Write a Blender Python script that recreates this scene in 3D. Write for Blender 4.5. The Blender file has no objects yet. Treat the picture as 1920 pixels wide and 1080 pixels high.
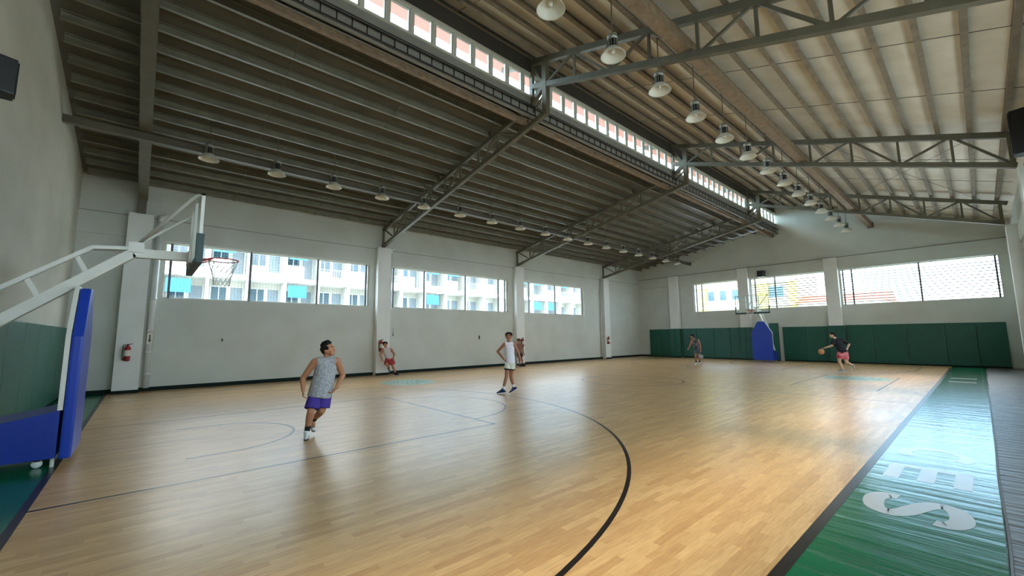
import bpy, bmesh, math, random
from mathutils import Vector, Matrix
random.seed(7)
scene = bpy.context.scene
COL = scene.collection

# ---------------------------------------------------------------- camera
F_PX, YAW, PITCH, ROLL = 774.1, 0.84571, 0.1159, -0.00899
CAM = Vector((1.104, 0.646, 1.671))
_f = Vector((-math.sin(YAW) * math.cos(PITCH), math.cos(YAW) * math.cos(PITCH), math.sin(PITCH)))
_r0 = Vector((math.cos(YAW), math.sin(YAW), 0)); _u0 = _r0.cross(_f)
_r = _r0 * math.cos(ROLL) + _u0 * math.sin(ROLL)
_u = -_r0 * math.sin(ROLL) + _u0 * math.cos(ROLL)
cam_data = bpy.data.cameras.new('camera')
cam_data.sensor_width = 36.0
cam_data.lens = F_PX * 36.0 / 1920.0
cam_data.clip_start, cam_data.clip_end = 0.05, 500
cam = bpy.data.objects.new('camera', cam_data); COL.objects.link(cam)
cam.matrix_world = Matrix(((_r.x, _u.x, -_f.x, CAM.x), (_r.y, _u.y, -_f.y, CAM.y), (_r.z, _u.z, -_f.z, CAM.z), (0, 0, 0, 1)))
scene.camera = cam

# ---------------------------------------------------------------- sky: bright overcast with thin blue gaps
SKY = 5.7
world = bpy.data.worlds.new('sky'); scene.world = world; world.use_nodes = True
_nt = world.node_tree; _nt.nodes.clear()
_out = _nt.nodes.new('ShaderNodeOutputWorld'); _bg = _nt.nodes.new('ShaderNodeBackground')
_tc = _nt.nodes.new('ShaderNodeTexCoord'); _no = _nt.nodes.new('ShaderNodeTexNoise')
_no.inputs['Scale'].default_value = 3.0; _no.inputs['Detail'].default_value = 5
_cr = _nt.nodes.new('ShaderNodeValToRGB')
_cr.color_ramp.elements[0].position = 0.40; _cr.color_ramp.elements[0].color = (0.42, 0.72, 1.0, 1)
_cr.color_ramp.elements[1].position = 0.58; _cr.color_ramp.elements[1].color = (0.90, 0.97, 1.0, 1)
_nt.links.new(_tc.outputs['Generated'], _no.inputs['Vector']); _nt.links.new(_no.outputs['Fac'], _cr.inputs['Fac'])
_nt.links.new(_cr.outputs['Color'], _bg.inputs['Color']); _bg.inputs['Strength'].default_value = SKY
_nt.links.new(_bg.outputs['Background'], _out.inputs['Surface'])

# hazy sun, high over the side wall
_sd = bpy.data.lights.new('hazy_sun', 'SUN'); _sd.energy = 1.5; _sd.angle = math.radians(16); _sd.color = (1.0, .86, .62)
_so = bpy.data.objects.new('hazy_sun', _sd); COL.objects.link(_so); _so.location = (30, 0, 40)
_so.rotation_euler = Vector((3.5, 0.0, 4.0)).to_track_quat('Z', 'Y').to_euler()

vs = scene.view_settings
vs.view_transform = 'Standard'; vs.look = 'None'; vs.gamma = 1.0; vs.exposure = 1.4
vs.use_curve_mapping = False
scene.cycles.use_denoising = True
scene.cycles.max_bounces = 10; scene.cycles.diffuse_bounces = 6; scene.cycles.glossy_bounces = 4
scene.cycles.transparent_max_bounces = 16; scene.cycles.sample_clamp_indirect = 12
scene.cycles.caustics_reflective = False; scene.cycles.caustics_refractive = False

def project(p):
    d = Vector(p) - CAM; z = d.dot(_f)
    if z <= 0.05: return None
    return (960 + F_PX * d.dot(_r) / z, 540 - F_PX * d.dot(_u) / z, z)

# ---------------------------------------------------------------- helpers
def s2l(c):
    return tuple((x / 255 / 12.92) if x / 255 <= 0.04045 else ((x / 255 + 0.055) / 1.055) ** 2.4 for x in c)

MATS = {}
def mat(name, rgb, rough=0.6, metal=0.0, var=0.0, scale=4.0, bump=0.0, spec=0.5, srgb=True, stretch=(1, 1, 1), rgb2=None, detail=4.0, coat=0.0):
    """Principled material; var = strength of the noise towards rgb2 (or a darker tone)"""
    if name in MATS: return MATS[name]
    m = bpy.data.materials.new(name); m.use_nodes = True; MATS[name] = m
    nt = m.node_tree; b = nt.nodes['Principled BSDF']
    c = s2l(rgb) if srgb else rgb
    b.inputs['Base Color'].default_value = (*c, 1); b.inputs['Roughness'].default_value = rough
    b.inputs['Metallic'].default_value = metal; b.inputs['Specular IOR Level'].default_value = spec
    b.inputs['Coat Weight'].default_value = coat
    if var > 0 or bump > 0:
        g = nt.nodes.new('ShaderNodeNewGeometry'); mp = nt.nodes.new('ShaderNodeMapping')
        mp.inputs['Scale'].default_value = stretch
        n = nt.nodes.new('ShaderNodeTexNoise'); n.inputs['Scale'].default_value = scale; n.inputs['Detail'].default_value = detail
        nt.links.new(g.outputs['Position'], mp.inputs['Vector']); nt.links.new(mp.outputs['Vector'], n.inputs['Vector'])
        if var > 0:
            r = nt.nodes.new('ShaderNodeValToRGB')
            c2 = (s2l(rgb2) if srgb else rgb2) if rgb2 else tuple(x * (1 - var) for x in c)
            r.color_ramp.elements[0].position = 0.32; r.color_ramp.elements[0].color = (*c2, 1)
            r.color_ramp.elements[1].position = 0.68; r.color_ramp.elements[1].color = (*c, 1)
            nt.links.new(n.outputs['Fac'], r.inputs['Fac']); nt.links.new(r.outputs['Color'], b.inputs['Base Color'])
        if bump > 0:
            bp = nt.nodes.new('ShaderNodeBump'); bp.inputs['Strength'].default_value = bump; bp.inputs['Distance'].default_value = 0.02
            nt.links.new(n.outputs['Fac'], bp.inputs['Height']); nt.links.new(bp.outputs['Normal'], b.inputs['Normal'])
    return m

class MB:
    """collects shapes given in world coordinates; build() links them as one mesh object"""
    def __init__(s): s.v = []; s.f = []
    def add(s, vs_, fs):
        o = len(s.v); s.v += [tuple(x) for x in vs_]; s.f += [tuple(i + o for i in f) for f in fs]; return s
    def box(s, x0, x1, y0, y1, z0, z1):
        return s.add([(x0, y0, z0), (x1, y0, z0), (x1, y1, z0), (x0, y1, z0), (x0, y0, z1), (x1, y0, z1), (x1, y1, z1), (x0, y1, z1)],
                     [(0, 3, 2, 1), (4, 5, 6, 7), (0, 1, 5, 4), (1, 2, 6, 5), (2, 3, 7, 6), (3, 0, 4, 7)])
    def bar(s, p, q, w, h, up=(0, 0, 1)):
        p, q = Vector(p), Vector(q); d = (q - p).normalized(); up = Vector(up)
        sd = d.cross(up)
        if sd.length < 1e-4: sd = d.cross(Vector((1, 0, 0)))
        sd.normalize(); u = sd.cross(d).normalized()
        vs_ = [c + sd * a * w / 2 + u * b * h / 2 for c in (p, q) for a, b in ((-1, -1), (1, -1), (1, 1), (-1, 1))]
        return s.add(vs_, [(0, 1, 2, 3), (7, 6, 5, 4), (0, 4, 5, 1), (1, 5, 6, 2), (2, 6, 7, 3), (3, 7, 4, 0)])
    def tube(s, p, q, r, n=8, r2=None, caps=True):
        p, q = Vector(p), Vector(q); d = (q - p).normalized(); r2 = r if r2 is None else r2
        a = d.orthogonal().normalized(); b = d.cross(a)
        vs_ = []
        for c, rr in ((p, r), (q, r2)):
            for i in range(n):
                t = 2 * math.pi * i / n; vs_.append(c + a * math.cos(t) * rr + b * math.sin(t) * rr)
        fs = [(i, (i + 1) % n, n + (i + 1) % n, n + i) for i in range(n)]
        if caps: fs += [tuple(range(n))[::-1], tuple(range(n, 2 * n))]
        return s.add(vs_, fs)
    def path(s, pts, r, n=6, closed=False):
        pts = [Vector(p) for p in pts]; m = len(pts); vs_ = []; fs = []
        a = None
        for i, p in enumerate(pts):
            if closed: d = pts[(i + 1) % m] - pts[i - 1]
            else: d = pts[min(i + 1, m - 1)] - pts[max(i - 1, 0)]
            d.normalize()
            a = (d.orthogonal() if a is None else (a - d * a.dot(d))).normalized(); b = d.cross(a)
            for k in range(n):
                t = 2 * math.pi * k / n; vs_.append(p + a * math.cos(t) * r + b * math.sin(t) * r)
        for i in range(m if closed else m - 1):
            j = (i + 1) % m
            for k in range(n): fs.append((i * n + k, i * n + (k + 1) % n, j * n + (k + 1) % n, j * n + k))
        if not closed: fs += [tuple(range(n))[::-1], tuple(range((m - 1) * n, m * n))]
        return s.add(vs_, fs)
    def lathe(s, c, prof, n=24, axis='z', closed=False):
        c = Vector(c); vs_ = []; fs = []
        for r, z in prof:
            for k in range(n):
                t = 2 * math.pi * k / n
                x, y = r * math.cos(t), r * math.sin(t)
                vs_.append(c + (Vector((x, y, z)) if axis == 'z' else Vector((x, z, y)) if axis == 'y' else Vector((z, x, y))))
        for i in range(len(prof) - 1):
            for k in range(n): fs.append((i * n + k, i * n + (k + 1) % n, (i + 1) * n + (k + 1) % n, (i + 1) * n + k))
        return s.add(vs_, fs)
    def prism(s, poly, axis, a, b):
        """polygon (list of 2-tuples in the two other axes, in x,y,z order) extruded along axis from a to b"""
        def mk(t, w):
            t = list(t); t.insert('xyz'.index(axis), w); return tuple(t)
        n = len(poly)
        return s.add([mk(t, a) for t in poly] + [mk(t, b) for t in poly],
                     [tuple(range(n))[::-1], tuple(range(n, 2 * n))] + [(i, (i + 1) % n, n + (i + 1) % n, n + i) for i in range(n)])
    def ball(s, c, r, n=12, sc=(1, 1, 1)):
        prof = [(r * math.sin(math.pi * i / (n // 2)), -r * math.cos(math.pi * i / (n // 2))) for i in range(n // 2 + 1)]
        o = len(s.v); s.lathe((0, 0, 0), prof, n)
        for i in range(o, len(s.v)):
            x, y, z = s.v[i]; s.v[i] = (c[0] + x * sc[0], c[1] + y * sc[1], c[2] + z * sc[2])
        return s
    def build(s, name, m, parent=None, smooth=False, off=None, bevel=0.0, raw=False):
        me = bpy.data.meshes.new(name)
        o0 = parent_origin(parent) if off is None else Vector(off)
        me.from_pydata([(x - o0.x, y - o0.y, z - o0.z) for x, y, z in s.v], [], s.f)
        bm = bmesh.new(); bm.from_mesh(me)
        if not raw:
            bmesh.ops.remove_doubles(bm, verts=bm.verts, dist=1e-5); bmesh.ops.recalc_face_normals(bm, faces=bm.faces)
        if bevel > 0:
            bmesh.ops.bevel(bm, geom=[e for e in bm.edges if e.calc_face_angle(0) > 0.5], offset=bevel, segments=2, affect='EDGES', profile=0.7)
        bm.to_mesh(me); bm.free()
        if smooth: me.shade_smooth()
        me.materials.append(m)
        o = bpy.data.objects.new(name, me); COL.objects.link(o)
        if parent: o.parent = parent
        elif off is not None: o.location = off
        return o

def parent_origin(p):
    v = Vector((0, 0, 0))
    while p: v += p.location; p = p.parent
    return v
def tag(o, label=None, cat=None, group=None, kind=None):
    if label: o['label'] = label
    if cat: o['category'] = cat
    if group: o['group'] = group
    if kind: o['kind'] = kind
    return o
def thing(name, loc, label, cat, group=None, kind=None):
    o = bpy.data.objects.new(name, None); COL.objects.link(o); o.location = loc; o.empty_display_size = 0.1
    return tag(o, label, cat, group, kind)
def struct(name, mb, m, label, cat, parent=None):
    return tag(mb.build(name, m, parent), label, cat, kind='structure')
def copy_part(o, parent, loc):
    c = o.copy(); COL.objects.link(c); c.parent = parent; c.location = loc; return c
def copy_tree(root, loc, label, group=None):
    r = root.copy(); COL.objects.link(r); r.location = loc; r['label'] = label
    if group: r['group'] = group
    for ch in [c for c in bpy.data.objects if c.parent == root]:
        k = ch.copy(); COL.objects.link(k); k.parent = r
        for g in [c for c in bpy.data.objects if c.parent == ch]:
            d = g.copy(); COL.objects.link(d); d.parent = k
    return r
# ---------------------------------------------------------------- materials of the hall
M_wall = mat('painted_plaster', (202, 205, 196), 0.75, var=0.10, scale=0.9, bump=0.08, rgb2=(193, 195, 184))
M_wall_stain = mat('stained_plaster', (202, 199, 184), 0.8, var=0.3, scale=1.3, bump=0.12, rgb2=(176, 174, 158), stretch=(0.3, 1, 0.55))
M_pier = mat('pier_paint', (226, 227, 220), 0.7, var=0.06, scale=1.5)
M_deck_l = mat('roof_sheet_shaded', (104, 99, 86), 0.55, var=0.25, scale=1.2, bump=0.1)  # weak light on this slope and between purlins painted as a darker sheet
M_deck_r = mat('roof_sheet_foil', (234, 226, 210), 0.5, var=0.2, scale=1.4, bump=0.1, rgb2=(214, 204, 184))
M_purlin = mat('purlin_steel', (132, 128, 110), 0.36, var=0.25, scale=3.0)
M_purlin_r = mat('purlin_steel_dusty', (140, 124, 102), 0.55, var=0.35, scale=5.0)
M_truss = mat('truss_steel', (104, 99, 82), 0.5, var=0.2, scale=3.0)
M_beam = mat('rusty_beam', (150, 128, 104), 0.65, var=0.35, scale=6.0, bump=0.2, rgb2=(120, 100, 78))
M_base = mat('baseboard_paint', (16, 32, 28), 0.75, spec=.2)
M_soffit = mat('soffit_salmon', (228, 140, 120), 0.6)
M_frame = mat('window_frame_paint', (205, 203, 190), 0.5)
M_mull = mat('mullion_steel', (92, 94, 92), 0.5)
M_wire = mat('mesh_wire', (150, 152, 150), 0.5)
M_dark = mat('black_plastic', (22, 22, 24), 0.5)
M_white = mat('white_enamel', (226, 226, 220), 0.4)

M_gap = mat('shaded_joint', (136, 132, 120), .9)  # dark tone stands for the shade inside the wall joints
XL, XR, YN, YF = -17.05, 2.45, -1.15, 30.5
PY = [0.3, 8.68, 17.1, 25.65]                # truss and pier lines
def zp(x): return 6.72 + 0.176 * (x + 17)     # underside of the purlins, roof over the long wall side
def zr(x): return 6.72 + 0.328 * (2.1 - x)    # middle of the top chord, roof over the camera side

# ---------------------------------------------------------------- floor
w_m = bpy.data.materials.new('court_wood_print'); w_m.use_nodes = True
PW, PLN = 0.075, 0.62
def wood():
    nt = w_m.node_tree; N = nt.nodes; L = nt.links; b = N['Principled BSDF']
    g = N.new('ShaderNodeNewGeometry'); sp = N.new('ShaderNodeSeparateXYZ'); L.new(g.outputs['Position'], sp.inputs[0])
    def m(op, a, bb=None):
        n = N.new('ShaderNodeMath'); n.operation = op
        for i, v in enumerate((a, bb)):
            if v is None: continue
            if isinstance(v, (int, float)): n.inputs[i].default_value = v
            else: L.new(v, n.inputs[i])
        return n.outputs[0]
    row = m('FLOOR', m('DIVIDE', sp.outputs[0], PW))
    off = m('MULTIPLY', m('FRACT', m('MULTIPLY', row, 0.381966)), PLN)
    col = m('FLOOR', m('DIVIDE', m('ADD', sp.outputs[1], off), PLN))
    cb = N.new('ShaderNodeCombineXYZ'); L.new(row, cb.inputs[0]); L.new(col, cb.inputs[1])
    wn = N.new('ShaderNodeTexWhiteNoise'); wn.noise_dimensions = '2D'; L.new(cb.outputs[0], wn.inputs['Vector'])
    r = N.new('ShaderNodeValToRGB'); e = r.color_ramp.elements
    e[0].position = 0; e[0].color = (*s2l((190, 147, 97)), 1); e[1].position = 1; e[1].color = (*s2l((214, 174, 121)), 1)
    x = e.new(0.5); x.color = (*s2l((202, 161, 109)), 1)
    L.new(wn.outputs['Value'], r.inputs['Fac'])
    mp = N.new('ShaderNodeMapping'); mp.inputs['Scale'].default_value = (22, 2.2, 1); L.new(g.outputs['Position'], mp.inputs['Vector'])
    n = N.new('ShaderNodeTexNoise'); n.inputs['Scale'].default_value = 2.4; n.inputs['Detail'].default_value = 5; L.new(mp.outputs[0], n.inputs['Vector'])
    mx = N.new('ShaderNodeMix'); mx.data_type = 'RGBA'; mx.blend_type = 'MULTIPLY'; mx.inputs['Factor'].default_value = 0.55
    gr = N.new('ShaderNodeValToRGB'); gr.color_ramp.elements[0].color = (0.62, 0.56, 0.5, 1); gr.color_ramp.elements[0].position = 0.3
    gr.color_ramp.elements[1].position = 0.65
    L.new(n.outputs['Fac'], gr.inputs['Fac']); L.new(r.outputs['Color'], mx.inputs['A']); L.new(gr.outputs['Color'], mx.inputs['B'])
    L.new(mx.outputs['Result'], b.inputs['Base Color'])
    n2 = N.new('ShaderNodeTexNoise'); n2.inputs['Scale'].default_value = 0.7; n2.inputs['Detail'].default_value = 3; L.new(g.outputs['Position'], n2.inputs['Vector'])
    mr = N.new('ShaderNodeMapRange'); mr.inputs['To Min'].default_value = 0.25; mr.inputs['To Max'].default_value = 0.36
    L.new(n2.outputs['Fac'], mr.inputs['Value']); L.new(mr.outputs[0], b.inputs['Roughness'])
    b.inputs['Specular IOR Level'].default_value = 0.38
wood()
M_conc = mat('bare_concrete', (112, 106, 98), 0.3, var=0.7, scale=1.6, bump=0.9, rgb2=(62, 58, 54), stretch=(1, 6, 1), detail=8)
M_green = mat('green_court_mat', (6, 98, 62), 0.2, var=0.15, scale=0.9, bump=0.42, spec=.4, stretch=(0.7, 6, 1), detail=7)
for _n in M_conc.node_tree.nodes:
    if _n.type == 'BUMP': _n.inputs['Distance'].default_value = .07
M_line = mat('court_line_black', (30, 22, 20), 0.3, spec=.38)
M_letter = mat('floor_letter_white', (176, 172, 164), 0.25, spec=.4)

floor = struct('floor', MB().box(XL - .2, XR + .2, YN - .2, YF + .2, -0.3, -0.012), M_conc,
               'bare grey concrete floor under the wooden court and green mat', 'floor')
# planks: the nearest 300 strips as pieces of their own, the rest of the sheet in one surface around them
SX = 0.0; r_hi = int(round(SX / PW))                        # court sheet ends at the sideline
cand = []
for r in range(-60, r_hi):
    off = ((r * 0.381966) % 1.0) * PLN
    for c in range(0, 16):
        x0, y0 = r * PW, c * PLN - off
        q = project((x0 + PW / 2, y0 + PLN / 2, 0))
        if q and -40 < q[0] < 1960 and q[1] < 1100: cand.append((q[2], r, c, x0, y0))
cand.sort(); pick = cand[:300]; by_row = {}
plank_mb = MB().box(0.0004, PW - 0.0004, 0.0004, PLN - 0.0004, -0.0115, 0); plank_me = None
for _, r, c, x0, y0 in pick:
    by_row.setdefault(r, []).append(c)
    if plank_me is None:
        o = plank_mb.build('plank', w_m, floor); plank_me = o; o.location = (x0, y0, 0)
    else: copy_part(plank_me, floor, (x0, y0, 0))
cs = MB()                                                   # the rest of the sheet, row by row where planks are cut out
Y0, Y1 = -0.13, YF
rows = sorted(by_row)
def sheet(x0, x1, y0, y1): cs.add([(x0, y0, 0), (x1, y0, 0), (x1, y1, 0), (x0, y1, 0)], [(0, 1, 2, 3)])
sheet(XL, rows[0] * PW, Y0, Y1)
for r in range(rows[0], r_hi):
    off = ((r * 0.381966) % 1.0) * PLN; y = Y0
    for c in sorted(by_row.get(r, [])):
        a = c * PLN - off
        if a > y + 1e-4: sheet(r * PW, (r + 1) * PW, y, a)
        y = max(y, a + PLN)
    if y < Y1: sheet(r * PW, (r + 1) * PW, y, Y1)
o = cs.build('court_surface', w_m, floor, raw=True)
# green sheets: side strip and the zone behind the near baseline
MB().box(0.0, 1.075, Y0, YF, -0.0115, 0).build('green_mat', M_green, floor)
MB().box(XL, 1.075, YN, Y0, -0.0115, 0).build('green_mat', M_green, floor)
mb = MB(); pts = [(1.085 + 0.012 * math.sin(y * 1.3) * (0.5 + 0.5 * math.sin(y * .37)), y, 0.002) for y in [YN + .02 + i * 0.2 for i in range(158)]]
mb.path(pts, 0.012, 5); mb.build('mat_edge_trim', M_line, floor)

# painted court lines (thin paint films on the sheet)
HX, YC, LW = -7.70, 14.35, 0.05
def strip(pts, w=LW, z=0.0012):
    mb = MB(); n = len(pts); vs_ = []
    for i, p in enumerate(pts):
        a, b = pts[max(i - 1, 0)], pts[min(i + 1, n - 1)]
        d = Vector((b[0] - a[0], b[1] - a[1])).normalized(); nrm = Vector((-d.y, d.x)) * w / 2
        vs_ += [(p[0] + nrm.x, p[1] + nrm.y, z), (p[0] - nrm.x, p[1] - nrm.y, z)]
    return mb.add(vs_, [(2 * i, 2 * i + 1, 2 * i + 3, 2 * i + 2) for i in range(n - 1)])
def line(pts, w=LW, z=0.0012, m=None, name='court_line'):
    return strip(pts, w, z).build(name, m or M_line, floor)
def arc(cx, cy, r, a0, a1, n=48):
    return [(cx + r * math.cos(math.radians(a0 + (a1 - a0) * i / n)), cy + r * math.sin(math.radians(a0 + (a1 - a0) * i / n))) for i in range(n + 1)]
def mir(pts): return [(2 * HX - x, 2 * YC - y) for x, y in pts]
line([(0.0, Y0), (0.0, 28.9)], 0.085, 0.0016); line([(-15.4, -.1), (-15.4, 28.8)])
line([(XL, -.13), (0, -.13)], 0.07, 0.0016); line([(-15.4, 28.83), (0, 28.83)])
line([(-15.4, YC), (0, YC)]); line(arc(HX, YC, 1.8, 0, 360, 64))
R3 = 6.82; HY = 1.6
for fn in (lambda p: p, mir):
    line(fn([(HX + 2.45, -.1), (HX + 2.45, 5.82)])); line(fn([(HX - 2.45, -.1), (HX - 2.45, 5.82)]))
    line(fn([(HX + 2.47, 5.8), (HX - 2.47, 5.8)])); line(fn(arc(HX, 5.8, 1.8, 0, 180)))
    line(fn([(HX + 1.25, HY - .4)] + arc(HX, HY, 1.25, 0, 180, 32) + [(HX - 1.25, HY - .4)]))
    aa = math.degrees(math.acos(6.75 / R3)); tp = arc(HX, HY, R3, aa, 180 - aa, 90)
    line(fn([(HX + 6.75, -.1)] + tp + [(HX - 6.75, -.1)]))
    # sponsor box: green band with white brush marks between two lines
    line(fn([(-14.35, 7.0), (-14.35, 12.1)])); line(fn([(-12.2, 7.0), (-12.2, 12.1)]))
    lg = fn([(-13.27, 8.15)])[0]
    MB().add([(lg[0] + 1.0 * math.cos(t) * (1 if abs(math.cos(t)) > .5 else 1.0), lg[1] + 0.95 * math.sin(t), 0.001) for t in [2 * math.pi * i / 32 for i in range(32)]],
             [tuple(range(32))]).build('floor_logo', mat('logo_green', (46, 130, 106), 0.3, var=0.5, scale=5, rgb2=(170, 196, 184)), floor)
    for k in range(6):
        yy = lg[1] - 0.55 + k * 0.21; ww = 0.75 - 0.12 * abs(k - 2.5)
        line([(lg[0] - ww + 2 * ww * i / 10, yy + 0.05 * math.sin(i * 2.1 + k)) for i in range(11)], 0.06, 0.0016, M_letter, 'logo_stroke')
# letters on the side strip: they read  C E S  towards the camera, tops towards the side wall
def letter(strokes, y0, wy, x0=0.17, hx=0.72, w=0.19, name='floor_letter'):
    for st in strokes:
        pts = [(x0 + hx * v, y0 - wy * u) for u, v in st]
        line(pts, w, 0.0014, M_letter, name)
def earc(cu, cv, ru, rv, a0, a1, n=18):
    return [(cu + ru * math.cos(math.radians(a0 + (a1 - a0) * i / n)), cv + rv * math.sin(math.radians(a0 + (a1 - a0) * i / n))) for i in range(n + 1)]
def smooth(cp, n=8):
    out = []; c = [cp[0]] + cp + [cp[-1]]
    for i in range(1, len(c) - 2):
        for k in range(n):
            t = k / n; p0, p1, p2, p3 = c[i - 1:i + 3]
            out.append(tuple(.5 * (2 * b_ + (c_ - a_) * t + (2 * a_ - 5 * b_ + 4 * c_ - d_) * t * t + (3 * b_ - a_ - 3 * c_ + d_) * t ** 3) for a_, b_, c_, d_ in zip(p0, p1, p2, p3)))
    return out + [cp[-1]]
S_pts = smooth([(.86, .70), (.86, .82), (.70, .91), (.48, .92), (.24, .86), (.15, .72), (.27, .60), (.50, .50), (.73, .40), (.85, .28), (.76, .14), (.52, .08), (.30, .09), (.14, .18), (.14, .30)])
letter([S_pts], 6.64, .76, w=0.16)
letter([[(0.08, 0.0), (0.08, 1.0)], [(0.17, .1), (0.95, .1)], [(0.17, .5), (0.90, .5)], [(0.17, .9), (0.95, .9)]], 8.02, .78, w=0.14)
letter([earc(.55, .5, .45, .42, 50, 310, 30)], 9.28, .80, w=0.155)
for y in (21.3, 22.9): line([(0.2, y), (0.84, y)], 0.3, 0.0014, M_letter, 'floor_letter')

# ---------------------------------------------------------------- walls
WZ0, WZ1 = 3.05, 4.95
WINL = [(0.95, 8.12), (9.05, 16.42), (17.45, 23.42)]
mb = MB(); X0, X1 = XL - .22, XL
mb.box(X0, X1, YN - .2, YF + .2, -0.012, WZ0); mb.box(X0, X1, YN - .2, YF + .2, WZ1, 6.93)
ys = [YN - .2] + [v for w in WINL for v in w] + [YF + .2]
for a, b in zip(ys[0::2], ys[1::2]): mb.box(X0, X1, a, b, WZ0, WZ1)
wall_left = struct('wall_left', mb, M_wall, 'long pale plastered wall with three strip windows and white piers', 'wall')
for y in PY: MB().box(XL, XL + .33, y - .31, y + .31, -0.012, 5.76).build('pier', M_pier, wall_left, bevel=.012)
for a, b in zip([YN] + [y + .31 for y in PY], [y - .31 for y in PY] + [YF]):
    MB().box(XL, XL + .05, a, b, 5.0, 5.70).build('ring_beam', M_wall, wall_left)
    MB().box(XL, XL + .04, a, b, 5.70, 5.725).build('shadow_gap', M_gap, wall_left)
    MB().box(XL, XL + .035, a, b, 0, .13).build('skirting', M_base, wall_left)
for y in PY: MB().box(XL + .33, XL + .345, y - .32, y + .32, 0, .1).build('skirting', M_base, wall_left)

FZ0, FZ1 = 3.27, 5.29
WINF = [(-12.6, -9.45), (-8.78, -4.72), (-4.05, 2.0)]
mb = MB(); Y0_, Y1_ = YF, YF + .22
mb.box(XL - .2, XR + .2, Y0_, Y1_, -0.012, FZ0)
xs = [XL - .2] + [v for w in WINF for v in w] + [XR + .2]
for a, b in zip(xs[0::2], xs[1::2]): mb.box(a, b, Y0_, Y1_, FZ0, FZ1)
gable = [(XL - .2, FZ1), (XR + .2, FZ1), (XR + .2, zr(XR + .2) + .3), (-7.05, zr(-7.05) + .3), (-7.05, 8.6), (XL - .2, 6.9)]
mb.prism(gable, 'y', Y0_, Y1_)
wall_far = struct('wall_far', mb, M_wall, 'far gable wall with three windows above green padding', 'wall')
for a, b in ((-14.35, -13.65), (-9.45, -8.82), (-4.7, -4.07)): MB().box(a, b, YF - .3, YF, -0.012, 6.02).build('pier', M_pier, wall_far, bevel=.012)
for a, b in ((XL, -14.35), (-13.65, -9.45), (-8.82, -4.7), (-4.07, XR)): MB().box(a, b, YF - .1, YF, 5.31, 6.03).build('ring_beam', M_wall, wall_far)
MB().box(XL, XR, YF - .09, YF, 6.03, 6.075).build('ledge_shade_line', M_gap, wall_far)  # thin dark strip, the ledge's shade line put into its colour
MB().box(XL + .035, XL + .9, YF - .03, YF, 0, .13).build('skirting', M_base, wall_far)

mb = MB(); near = [(XL - .2, -0.012), (XR + .2, -0.012), (XR + .2, zr(XR + .2) + .3), (-7.05, zr(-7.05) + .3), (-7.05, 8.6), (XL - .2, 6.9)]
mb.prism(near, 'y', YN - .2, YN)
wall_near = struct('wall_near', mb, M_wall_stain, 'blotchy beige end wall behind the nearer hoop', 'wall')

WINR = [(-0.4, 8.25), (9.1, 16.7), (17.5, 23.6)]; RZ0, RZ1 = 3.05, 4.95
mb = MB(); X0, X1 = XR, XR + .22
mb.box(X0, X1, WINR[0][1], YF + .2, -0.012, RZ0); mb.box(X0, X1, YN - .2, WINR[0][0], -0.012, RZ0)
mb.box(X0, X1, WINR[0][0], WINR[0][1], -0.012, 2.9); mb.box(X0, X1, YN - .2, YF + .2, RZ1, zr(XR) + .3)  # unseen bay beside the camera, sill lowered to let in more daylight
ys = [YN - .2] + [v for w in WINR for v in w] + [YF + .2]
for a, b in zip(ys[0::2], ys[1::2]): mb.box(X0, X1, a, b, RZ0, RZ1)
wall_right = struct('wall_right', mb, M_wall, 'side wall with white piers at the edge of the concrete floor', 'wall')
for y in PY: MB().box(XR - .35, XR, y - .31, y + .31, -0.012, 5.78).build('pier', M_pier, wall_right, bevel=.012)
MB().box(XR - .06, XR, YN, YF, 5.05, 5.7).build('ring_beam', M_wall, wall_right)
for y in PY: MB().box(XR - .37, XR - .35, y - .32, y + .32, 0, .1).build('skirting', M_base, wall_right)

# ---------------------------------------------------------------- windows
def grille_window(n, axis, at, a, b, z0, z1, mulls, label, wire=0.1, bars=None, depth=0.22):
    """opening in a wall: jamb frame, mullions, wire mesh or horizontal bars"""
    def P(u, d, z): return (at + d, u, z) if axis == 'x' else (u, at + d, z)
    w = thing('window_%d' % n, P((a + b) / 2, 0, z0), label, 'window', kind='structure')
    s = -1 if axis == 'x' and at < 0 else 1
    d0 = s * 0.12
    for p, q in (((a + .03, z0), (a + .03, z1)), ((b - .03, z0), (b - .03, z1))):
        MB().bar(P(p[0], d0, p[1]), P(q[0], d0, q[1]), .06, .06, (1, 0, 0)).build('jamb', M_frame, w)
    MB().bar(P(a, d0, z0 + .02), P(b, d0, z0 + .02), .05, .04).build('sill', M_frame, w)
    MB().bar(P(a, d0, z1 - .02), P(b, d0, z1 - .02), .05, .04).build('head', M_frame, w)
    for u in mulls: MB().bar(P(u, d0, z0), P(u, d0, z1), .07, .07, (1, 0, 0)).build('mullion', M_mull, w)
    if bars:
        k = int((z1 - z0) / bars)
        for i in range(1, k): MB().bar(P(a, d0, z0 + i * bars), P(b, d0, z0 + i * bars), .012, .045).build('grille_bar', M_wire, w)
    else:
        mb = MB(); k = int((b - a) / wire)
        for i in range(1, k): mb.bar(P(a + i * wire, d0 + s * .04, z0), P(a + i * wire, d0 + s * .04, z1), .006, .006, (1, 0, 0))
        for i in range(1, int((z1 - z0) / wire)): mb.bar(P(a, d0 + s * .04, z0 + i * wire), P(b, d0 + s * .04, z0 + i * wire), .006, .006)
        tag(mb.build('wire_mesh', M_wire, w), kind='stuff')
    return w
grille_window(1, 'x', XL, *WINL[0], WZ0, WZ1, (1.15, 3.5, 5.92, 7.98), 'strip window beside the nearer hoop in the long wall')
grille_window(2, 'x', XL, *WINL[1], WZ0, WZ1, (9.3, 10.95, 13.45, 15.75, 16.25), 'middle strip window of the long wall')
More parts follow.
